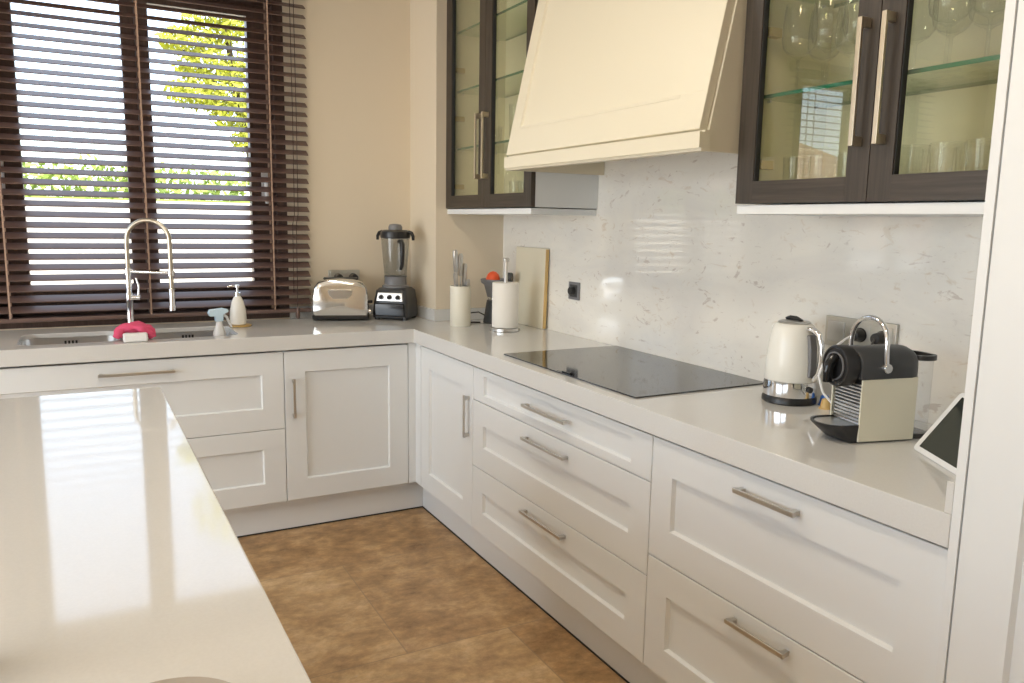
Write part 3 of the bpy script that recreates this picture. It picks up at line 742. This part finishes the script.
jg.rings([jr(.050, .216), jr(.055, .224, .05), jr(.060, .30, .08), jr(.066, .38, .08), jr(.070, .425, .06), jr(.068, .425, .06), jr(.064, .38, .08), jr(.058, .30, .08), jr(.052, .228, .05), jr(.02, .222)], True, True)
jo = obj('jug', jg, 'jug_plastic', r, ang=60)
hd_ = Vector((.643, -.766, 0)); hc = Vector((0, .092, 0))
hn = MB().tube([hc + hd_*a + Vector((0, 0, z)) for a, z in ((.058, .40), (.088, .402), (.101, .388), (.102, .35), (.098, .285), (.080, .262))], [.011, .012, .013, .012, .010, .008], 12)
obj('jug_handle', hn, 'black', jo)
lm = MB().lathe([(.060, .415), (.076, .418), (.078, .43), (.074, .452), (.060, .460), (.036, .461)], 0, .092, 0, 30, True)
for sgn in (-1, 1): lm.tube([(sgn*.070, .092, .45), (sgn*.088, .092, .444), (sgn*.096, .092, .428), (sgn*.097, .092, .408)], [.010, .010, .009, .007], 8)
lo = obj('lid', lm, 'black', r)
obj('lid_plug', MB().lathe([(.036, .4612), (.036, .474), (.030, .487), (.012, .491)], 0, .092, 0, 24, True), 'grey', lo)

# ------------------------------------------------------------------ knife holder with knives, paper towel, juicer, board
kx, ky = .262, .044
m = MB().lathe([(.001, 0), (.0495, 0), (.051, .002), (.051, .196), (.0485, .197), (.0475, .195), (.0475, .010), (.001, .009)], kx, ky, H, 36)
tag(obj('knife_holder', m, 'cream_ceramic', loc=(kx, ky, H), ang=40), 'white cylindrical knife holder left of the paper towels', 'knife holder')
def knife(dx, dy, top, lean, r0, label, flat=.6):
    b = Vector((kx+dx*.6, ky+dy*.6, H+.02)); t = Vector((kx+dx+lean[0], ky+dy+lean[1], top)); d = (t-b).normalized(); j = t - d*(.11 if top > 1.2 else .085)
    q = thing('kitchen_knife', label, 'knife', tuple(j), 0, 'knives in the white holder')
    obj('blade', MB().tube([b, j - d*.004], [.004, .0095], 6, flat=.14), 'steel', q, True)
    obj('knife_handle', MB().tube([j, j + d*.01, j + d*.05, t - d*.012, t], [r0*1.0, r0*1.3, r0*1.5, r0*1.6, r0*1.0], 10, flat=.75), 'steel', q, True)
knife(-.018, .002, 1.292, (-.012, .0), .0105, 'steel handled knife standing highest in the white holder, leaning left')
knife(-.004, -.008, 1.275, (.0, .0), .0100, 'steel handled knife second highest in the white holder, at its middle')
knife(.014, .0, 1.225, (.010, .0), .0095, 'steel handled knife of middle height at the right of the white holder')
knife(-.026, -.018, 1.185, (-.010, .0), .0095, 'short steel handled knife at the left rim of the white holder')
knife(.024, -.012, 1.150, (.012, .0), .0085, 'shortest steel handled knife at the right rim of the white holder')

tx, ty = .385, -.197
r = thing('paper_towel_holder', 'steel paper towel stand with round foot and upright rod', 'paper towel holder', (tx, ty, H))
obj('foot_plate', MB().lathe([(.066, 0), (.069, .002), (.069, .014), (.062, .017)], 0, 0, 0, 36, True), 'steel', r)
obj('rod', MB().lathe([(.0085, .017), (.0085, .325), (.007, .328)], 0, 0, 0, 16, True), 'steel', r)
obj('knob', MB().lathe([(.008, .326), (.015, .328), (.016, .340), (.012, .345)], 0, 0, 0, 18, True), 'steel', r)
m = MB().lathe([(.020, .018), (.0615, .018), (.0625, .020), (.0625, .226), (.0615, .228), (.020, .228)], tx, ty, H, 40)
m.rings([[(tx + .02*math.cos(2*PI*i/40), ty + .02*math.sin(2*PI*i/40), H+z) for i in range(40)] for z in (.018, .228)], False, False)
tag(obj('paper_towel_roll', m, 'paper', loc=(tx, ty, H+.018), ang=40), 'white paper towel roll on the steel stand', 'paper towel roll')

jx, jy = .474, .078
r = thing('citrus_juicer', 'dark grey juicer with an orange cone partly hidden behind the paper towels', 'juicer', (jx, jy, H))
obj('motor_body', MB().lathe([(.060, 0), (.062, .004), (.055, .05), (.047, .105), (.044, .118)], 0, 0, 0, 30, True), 'dark_grey', r)
obj('ring', MB().lathe([(.0445, .1185), (.046, .120), (.046, .132), (.0445, .1335)], 0, 0, 0, 30, True), 'chrome', r)
obj('juice_bowl', MB().lathe([(.043, .134), (.050, .16), (.060, .195), (.074, .205), (.078, .222), (.074, .224), (.05, .215)], 0, 0, 0, 34, True), 'grey', r)
obj('cone', MB().lathe([(.036, .218), (.035, .230), (.028, .248), (.016, .259), (.003, .263)], -.016, .0, 0, 26, True), 'orange', r)
obj('spout', MB().cyl((.036, -.046, .232), (.06, -.066, .232), .028, .026, 20), 'dark_grey', r, bevel=.004)
tag(obj('juicer_cable', MB().tube([(jx-.055, jy+.01, H+.04), (jx-.08, jy+.03, H+.055), (jx-.13, jy+.05, H+.05), (jx-.17, jy+.05, H+.02), (jx-.15, jy+.04, H+.0045), (jx-.1, jy+.03, H+.004), (jx-.075, jy+.02, H+.004)], .0032, 8), 'black', loc=(jx-.1, jy+.03, H)), 'black looped cable between knife holder and paper towels', 'cable')

r = thing('chopping_board', 'tall cream chopping board leaning on the marble wall beside the paper towels', 'chopping board', (.55, -.1, H))
lean = math.atan2(.045, .385)
lean = math.atan2(.010, .385)
TB = Matrix.Translation((.571, -.108, H+.0005)) @ Matrix.Rotation(lean, 4, 'Y')
obj('board', MB().box(0, .016, -.124, .172, .0, .388, TB), 'board', r, True, bevel=.003)
obj('edge_strip', MB().box(.0, .016, -.1275, -.1243, .004, .384, TB), 'gold', r, True)

# ------------------------------------------------------------------ kettle
kx, ky = .462, -1.862
r = thing('kettle', 'cream white electric kettle with chrome band and chrome handle', 'kettle', (kx, ky, H), math.radians(-90))
obj('power_base', MB().lathe([(.074, 0), (.078, .003), (.078, .014), (.074, .022)], 0, 0, 0, 40, True), 'black', r)
obj('chrome_band', MB().lathe([(.0755, .0225), (.076, .026), (.0745, .066), (.073, .067)], 0, 0, 0, 40, True), 'chrome', r)
kb = obj('body', MB().lathe([(.0735, .0672), (.0745, .069), (.0725, .12), (.068, .175), (.0615, .214), (.055, .229), (.046, .234)], 0, 0, 0, 40, True), 'kettle', r)
obj('lid', MB().lathe([(.046, .2332), (.047, .237), (.040, .241), (.012, .243)], 0, 0, 0, 30, True), 'steel', r)
obj('lid_tab', MB().tube([(-.026, 0, .241), (-.008, 0, .245), (.014, 0, .245), (.030, 0, .241)], [.004, .0055, .0055, .004], 10, flat=2.6), 'black', r)
hk = MB().tube([(.054, 0, .218), (.074, 0, .220), (.093, 0, .208), (.104, 0, .178), (.106, 0, .135), (.099, 0, .098), (.082, 0, .078)], [.009, .009, .0088, .0085, .0085, .008, .008], 12, flat=1.3)
ho = obj('handle', hk, 'chrome', r)
obj('handle_back', MB().prism([(.055, .208), (.0705, .204), (.079, .17), (.082, .115), (.080, .084), (.069, .084)], lambda x, z: (x, -.013, z), lambda x, z: (x, .013, z)), 'grey', r, bevel=.003)
sp = MB().prism([(-.055, .222), (-.074, .218), (-.068, .195), (-.060, .190)], lambda x, z: (x, -.016, z), lambda x, z: (x, .016, z))
obj('spout', sp, 'kettle', kb, bevel=.004)
obj('switch', MB().cyl((.074, -.004, .048), (.083, -.004, .048), .009, seg=16), 'black', r, bevel=.002)
tag(obj('kettle_cable', MB().tube([(.552, -1.990, 1.127), (.525, -1.995, 1.122), (.475, -2.003, 1.105), (.445, -1.992, 1.06), (.438, -1.983, 1.02), (.441, -1.998, .975), (.452, -2.032, .941), (.492, -2.055, .926), (.55, -2.03, .9238), (.572, -1.985, .9238), (.562, -1.945, .9238)], .0034, 8), 'cable_white', loc=(.53, -2.0, H)), 'white cable looping between the kettle and coffee machine', 'cable')

# ------------------------------------------------------------------ coffee machine
r = thing('coffee_machine', 'capsule coffee machine with black top, cream sides and chrome arched lever', 'coffee machine', (.247, -2.272, H), math.atan2(-.235, .972))
WD = .111
def sidepanel(y0, y1):
    P = [(.0, .004), (.155, .004), (.157, .006), (.157, .158), (.0, .155)]
    return MB().prism(P, lambda x, z: (x, y0, z), lambda x, z: (x, y1, z))
obj('side_panel', sidepanel(0, .005), 'cream_panel', r, bevel=.0012)
obj('side_panel', sidepanel(WD-.005, WD), 'cream_panel', r, bevel=.0012)
core = MB().prism([(.014, .004), (.160, .004), (.160, .158), (.006, .156), (.012, .05)], lambda x, z: (x, .0052, z), lambda x, z: (x, WD-.0052, z))
obj('body', core, 'black', r)
# ridged silver front
n = 13; pr = []
for i in range(n):
    z0 = .036 + i*.0084; pr += [(.010, z0), (.0045, z0+.0015), (.0045, z0+.0050), (.010, z0+.0062)]
pr = [(.0135, .036)] + pr + [(.0135, .146)]
obj('front_grille', MB().prism(pr, lambda x, z: (x, .006, z), lambda x, z: (x, WD-.006, z)), 'steel', r, flat=True)
# rounded top housing
def topsec(x, k=1.0, zc=.0):
    P = []; yc = WD/2; hw = .056*k
    P.append((x, yc-hw, .157)); P.append((x, yc+hw, .157))
    for i in range(13):
        a = PI*i/12; P.append((x, yc + hw*math.cos(a)*1.0, .180 + (.050*k)*math.sin(a)**.75))
    return P
tp = MB().rings([topsec(-.004, .95), topsec(.0, 1), topsec(.135, 1), topsec(.150, .96), topsec(.160, .86), topsec(.165, .70)])
obj('top_housing', tp, 'dark_grey', r, ang=45)
# round brew head jutting out at the front
yc = WD/2; zc = .182
hd = MB()
def hring(x, rad): return [(x, yc + rad*math.cos(2*PI*i/36), zc + rad*math.sin(2*PI*i/36)) for i in range(36)]
hd.rings([hring(.0, .046), hring(-.006, .047), hring(-.007, .0505), hring(-.034, .0505), hring(-.038, .048), hring(-.039, .044), hring(-.036, .042), hring(-.036, .034), hring(-.039, .032)])
ho = obj('brew_head', hd, 'black', r, ang=35)
rg = MB().rings([hring(-.0385, .0345), hring(-.0415, .034), hring(-.0415, .0315), hring(-.0385, .031)], closed=False, cap0=False, cap1=False)
obj('head_ring', rg, 'grey', ho)
spt = MB().tube([(-.034, yc, zc+.014), (-.044, yc, zc+.017), (-.052, yc, zc+.006), (-.056, yc, zc-.016), (-.056, yc, zc-.038)], [.012, .012, .012, .011, .010], 14, flat=1.5)
obj('spout', spt, 'black_gloss', ho)
# arched chrome lever
lp = []
for i in range(25):
    a = PI*i/24
    lp.append((.052 + .004*math.sin(a), WD/2 - .0635*math.cos(a), .232 + .066*math.sin(a)**.85))
lp = [(.056, -.008, .186), (.054, -.008, .205)] + lp + [(.054, WD+.008, .205), (.056, WD+.008, .186)]
lo = obj('lever', MB().tube(lp, .0062, 12), 'chrome', r)
for y0, y1 in ((-.0165, -.001), (WD+.001, WD+.0165)): obj('pivot', MB().cyl((.056, y0, .184), (.056, y1, .184), .0115, seg=20), 'chrome', lo, bevel=.002)
# drip tray
tr = MB()
def tray(z, x0, hw):
    P = [(.012, yc-hw), (.012, yc+hw)]
    for i in range(13):
        a = PI/2 + PI*i/12; P.append((x0*.45 + abs(x0)*.55*math.cos(a), yc + hw*math.sin(a)))
    return [(x, y, z) for x, y in P]
tr.rings([tray(.0, -.020, .046), tray(.006, -.036, .05), tray(.040, -.080, .054), tray(.046, -.082, .0545), tray(.046, -.076, .050), tray(.040, -.074, .049)])
to = obj('drip_tray', tr, 'black', r, ang=35)
gd = MB().prism([(x, y) for x, y, z in tray(0, -.072, .047)], lambda x, y: (x, y, .0405), lambda x, y: (x, y, .043))
obj('drip_grid', gd, 'steel', to)
# water tank behind
tk = MB(); P = rrect(.168, .224, .014, WD-.014, .024, 6)
tk.rings([[(x, y, z) for x, y in P] for z in (.012, .195)], True, False)
tko = obj('water_tank', tk, 'tank_plastic', r, ang=50)
obj('tank_foot', MB().prism(rrect(.160, .226, .012, WD-.012, .024, 6), lambda x, y: (x, y, .0), lambda x, y: (x, y, .0115)), 'dark_grey', r)
rim = MB(); A = rrect(.164, .229, .008, WD-.008, .028, 6); Bq = rrect(.172, .221, .016, WD-.016, .021, 6)
rim.rings([[(x, y, .195) for x, y in A], [(x, y, .207) for x, y in A], [(x, y, .207) for x, y in Bq], [(x, y, .195) for x, y in Bq]], closed=True)
obj('tank_rim', rim, 'black', tko, ang=40)
# capsules between kettle and machine
for i, (x, y, mm, lb) in enumerate(((.516, -1.945, 'blue_foil', 'blue coffee capsule on the worktop between the kettle and the coffee machine'), (.482, -1.978, 'gold', 'gold coffee capsule on the worktop just left of the coffee machine'), (.548, -2.06, 'gold', 'gold coffee capsule furthest back behind the coffee machine'))):
    tag(obj('coffee_capsule', MB().lathe([(.0185, 0), (.0185, .002), (.015, .003), (.0115, .026), (.008, .029)], x, y, H, 20, True), mm, loc=(x, y, H)), lb, 'capsule', 'coffee capsules')
# glass bowl holding more of them, behind
bw = MB().lathe([(.001, .002), (.03, .002), (.045, .02), (.052, .055), (.0505, .055), (.043, .022), (.029, .005), (.001, .005)], .50, -2.095, H, 28)
tag(obj('glass_bowl', bw, 'glassware', loc=(.50, -2.095, H), ang=50), 'small clear glass bowl behind the coffee capsules', 'bowl')

# ------------------------------------------------------------------ tablet
r = thing('tablet', 'white framed tablet leaning on its stand in front of the tall cupboard', 'tablet', (.33, -2.356, H), 0)
e1 = Vector((-.51, -.86, 0)).normalized(); nb = Vector((.86, -.51, 0)).normalized(); th = math.radians(54)
e2 = nb*math.cos(th) + Vector((0, 0, math.sin(th))); en = e1.cross(e2)
if en.dot(Vector((-1, 0, 0))) < 0: en = -en
O = Vector((.33, -2.356, H+.003))
TT = Matrix(((e1.x, e2.x, en.x, O.x), (e1.y, e2.y, en.y, O.y), (e1.z, e2.z, en.z, O.z), (0, 0, 0, 1)))
tbm = MB().prism(rrect(0, .240, 0, .170, .012), lambda x, y: TT @ Vector((x, y, -.008)), lambda x, y: TT @ Vector((x, y, 0)))
tb = obj('tablet_body', tbm, 'white_plastic', r, True, bevel=.0015)
obj('screen', MB().box(.020, .220, .012, .158, .0002, .0008, TT), 'screen', tb, True)
stn = MB().prism([(0, 0), (.004, 0), (.072, .128), (.068, .130)], lambda u, z: O + e1*.06 + nb*(.152-u) + Vector((0, 0, z-.002)), lambda u, z: O + e1*.18 + nb*(.152-u) + Vector((0, 0, z-.002)))
obj('stand', stn, 'grey', r, True)

# ------------------------------------------------------------------ kitchen island
r = thing('kitchen_island', 'white stone-topped kitchen island in the left foreground', 'kitchen island', (-1.75, -1.97, 0))
ib = MB().box(-2.30, -1.21, -3.0, -.97, .1, H-.0405); ib.box(-2.26, -1.25, -2.96, -1.01, 0, .1)
obj('island_body', ib, 'lacquer', r, True)
obj('island_top', MB().prism([(-2.35, -.926), (-2.35, -3.05), (-1.159, -3.05), (-1.1765, -.926)], lambda x, y: (x, y, H-.04), lambda x, y: (x, y, H)), 'quartz', r, True, bevel=.004, seg=3)
dm = MB().lathe([(.001, .0005), (.055, .0005), (.076, .006), (.086, .013), (.085, .0145), (.074, .0085), (.055, .0035), (.001, .003)], -1.318, -2.704, H, 48)
tag(obj('round_dish', dm, 'stoneware', loc=(-1.318, -2.704, H), ang=50), 'round grey dish on the island, cut by the bottom picture edge', 'dish')
r = thing('mug', 'dark grey mug on the island, cut by the left picture edge', 'mug', (-1.506, -2.480, H))
obj('cup', MB().lathe([(.001, .0), (.032, .0), (.035, .003), (.035, .088), (.0325, .089), (.0315, .086), (.0315, .008), (.001, .007)], 0, 0, 0, 28), 'dark_grey', r, ang=45)
obj('mug_handle', MB().tube([(-.033, 0, .072), (-.052, 0, .070), (-.062, 0, .048), (-.052, 0, .024), (-.033, 0, .020)], .005, 8), 'dark_grey', r)

# ------------------------------------------------------------------ outside
gm = MB(); gm.box(-40, 40, YB+.26, 70, -.35, -.15); gm.box(-40, XL-.21, -40, YB+.26, -.35, -.15)
struct(obj('ground', gm, 'terrace'), 'pale terrace and ground outside the windows', 'ground')
tag(obj('garden_wall', MB().box(-6.5, 7, 5.0, 5.25, -.15, 1.57), 'garden_wall', bevel=.01, loc=(0, 5.1, -.15)), 'sunlit white garden wall beyond the window', 'wall')
def leaves(mb, n, centre, rad, size, rnd, squash=1.0):
    for _ in range(n):
        while True:
            p = Vector((rnd.uniform(-1, 1), rnd.uniform(-1, 1), rnd.uniform(-1, 1)))
            if .25 < p.length < 1: break
        q = Vector(centre) + Vector((p.x*rad[0], p.y*rad[1], p.z*rad[2]))
        a = Vector((rnd.gauss(0, 1), rnd.gauss(0, 1), rnd.gauss(0, 1))).normalized(); b = a.orthogonal().normalized()
        s = size*rnd.uniform(.6, 1.3)
        mb._f([mb.bm.verts.new(q - a*s), mb.bm.verts.new(q + b*s*.45), mb.bm.verts.new(q + a*s), mb.bm.verts.new(q - b*s*.45)])
rnd = random.Random(5)
hm = MB()
for i in range(40): leaves(hm, 130, (-6.2 + i*.26, 5.75 + .1*rnd.random(), 1.66 + .10*rnd.random()), (.24, .28, .24 + .08*rnd.random()), .055, rnd)
hm.box(-6.3, 4.3, 5.62, 5.9, -.15, 1.60)
tag(obj('hedge', hm, 'leaf2', flat=True, loc=(-1, 5.75, -.15)), 'green hedge growing behind the white garden wall', 'hedge')
tr_ = thing('tree', 'yellow-green leafy tree seen through the right half of the blind', 'tree', (.75, 8.3, -.15))
tm_ = MB().tube([(.95, 8.4, -.15), (.85, 8.4, 1.0), (.9, 8.4, 2.0), (.65, 8.3, 3.0), (.45, 8.3, 4.4)], [.13, .11, .09, .06, .02], 10)
tm_.tube([(.7, 8.3, 2.8), (.35, 8.25, 3.2), (-.05, 8.2, 3.6)], [.04, .03, .012], 8)
obj('trunk', tm_, 'bark', tr_, True)
lm_ = MB()
for c, rd, n in (((.45, 8.2, 4.05), (.50, .45, .30), 420), ((.05, 8.2, 3.72), (.42, .4, .17), 240), ((.30, 8.2, 3.42), (.50, .4, .22), 300), ((.25, 8.2, 3.08), (.58, .45, .24), 380), ((.55, 8.2, 2.80), (.34, .35, .20), 190), ((.68, 8.2, 2.48), (.18, .25, .14), 70), ((.9, 8.3, 3.3), (.35, .5, .6), 260), ((.5, 8.3, 4.7), (.7, .6, .5), 400)):
    leaves(lm_, int(n*1.6), c, rd, .062, rnd)
obj('foliage', lm_, 'leaf', tr_, True, flat=True)
# dry hillside far off, seen mirrored in the cabinet glass
P = []
for j in range(19):
    row = []
    for i in range(41):
        x = -95 + i*2.6; y = 34 + j*3.0
        t = j/18; hgt = math.sin(PI*min(1, t*1.15))*(8.8*math.exp(-((x+52)/26)**2) + 2.2)
        hgt += 1.3*noise.noise(Vector((x*.09, y*.09, 1.3))) + .6*noise.noise(Vector((x*.3, y*.3, 4)))
        row.append((x, y, -.4 + max(-.3, hgt)))
    P.append(row)
struct(obj('hillside', MB().grid(P), 'hill', ang=60), 'dry brown hillside in the distance', 'hill')

# ------------------------------------------------------------------ camera
R = Vector((0.88045355, -0.47381083, 0.0174598)); Uv = Vector((0.05571852, 0.13996748, 0.98858715)); F = Vector((0.47084711, 0.86943223, -0.1496349))
cam = bpy.data.cameras.new('camera'); cam.sensor_fit = 'HORIZONTAL'; cam.sensor_width = 36; cam.lens = 791.4475732/1024*36; cam.clip_start = .05; cam.clip_end = 400
co = bpy.data.objects.new('camera', cam); C.objects.link(co)
co.matrix_world = Matrix(((R.x, Uv.x, -F.x, -1.36091968), (R.y, Uv.y, -F.y, -3.49362483), (R.z, Uv.z, -F.z, 1.43214626), (0, 0, 0, 1)))
bpy.context.scene.camera = co

# ------------------------------------------------------------------ light
w = bpy.data.worlds.new('world'); bpy.context.scene.world = w; w.use_nodes = True
nt = w.node_tree; bg = nt.nodes['Background']
sky = nt.nodes.new('ShaderNodeTexSky'); sky.sky_type = 'NISHITA'; sky.sun_disc = False
sky.sun_elevation = math.radians(48); sky.sun_rotation = math.radians(200); sky.dust_density = 2.2; sky.air_density = 1.0
mx = nt.nodes.new('ShaderNodeMix'); mx.data_type = 'RGBA'; mx.inputs[0].default_value = .35; mx.inputs[7].default_value = (6.0, 6.4, 7.0, 1)
nt.links.new(sky.outputs['Color'], mx.inputs[6]); nt.links.new(mx.outputs[2], bg.inputs['Color'])
bg.inputs['Strength'].default_value = .75
def light(name, kind, loc, energy, col, size=None, target=None, rot=None, spread=None):
    l = bpy.data.lights.new(name, kind); l.energy = energy; l.color = col
    if kind == 'AREA': l.shape = 'RECTANGLE'; l.size, l.size_y = size
    if spread: l.spread = spread
    o = bpy.data.objects.new(name, l); C.objects.link(o); o.location = loc
    if target is not None: o.rotation_euler = (Vector(target) - Vector(loc)).to_track_quat('-Z', 'Y').to_euler()
    return o
s = light('sun', 'SUN', (0, -20, 30), 6.5, (1, .94, .84), target=(-2, 0, 0)); s.data.angle = math.radians(.6)
s.rotation_euler = (Vector((.30, 1.0, -1.25))).to_track_quat('-Z', 'Y').to_euler()
def portal(loc, size, target):
    o = light('portal', 'AREA', loc, 1, (1, 1, 1), size, target); o.data.cycles.is_portal = True
for yc_, w_, e_ in ((-4.25, 2.2, 10), (-1.45, 2.4, 72)):
    light('daylight_fill', 'AREA', (XL-.1, yc_, 1.2), e_, (.84, .92, 1.0), (w_, 2.2), (0, yc_, 1.2))  # area lights added in the left openings to strengthen the side daylight
for x0, x1 in WIN: portal(((x0+x1)/2, YB+.2, (WZ0+WZ1)/2), (x1-x0, WZ1-WZ0), ((x0+x1)/2, -5, (WZ0+WZ1)/2))
for x, y, e_, c_ in ((-.85, -.55, 8.0, (1, .90, .76)), (-.95, -1.7, 10.0, (1, .92, .80)), (-.95, -2.9, 9.5, (1, .75, .48)), (-2.6, -1.6, 5.0, (1, .90, .76))):
    light('ceiling_lamp', 'AREA', (x, y, ZC-.02), e_, c_, (.22, .22), (x, y, 0))

sc = bpy.context.scene
sc.view_settings.view_transform = 'Standard'; sc.view_settings.look = 'None'; sc.view_settings.exposure = -0.28; sc.view_settings.gamma = 1.0
sc.view_settings.use_curve_mapping = False
sc.cycles.max_bounces = 12; sc.cycles.diffuse_bounces = 5; sc.cycles.glossy_bounces = 5; sc.cycles.transparent_max_bounces = 24
sc.cycles.sample_clamp_indirect = 6.0; sc.cycles.caustics_reflective = False; sc.cycles.caustics_refractive = False
sc.cycles.use_denoising = True; sc.cycles.denoiser = 'OPENIMAGEDENOISE'; sc.cycles.denoising_input_passes = 'RGB_ALBEDO_NORMAL'; sc.cycles.denoising_prefilter = 'ACCURATE'
sc.cycles.use_adaptive_sampling = False
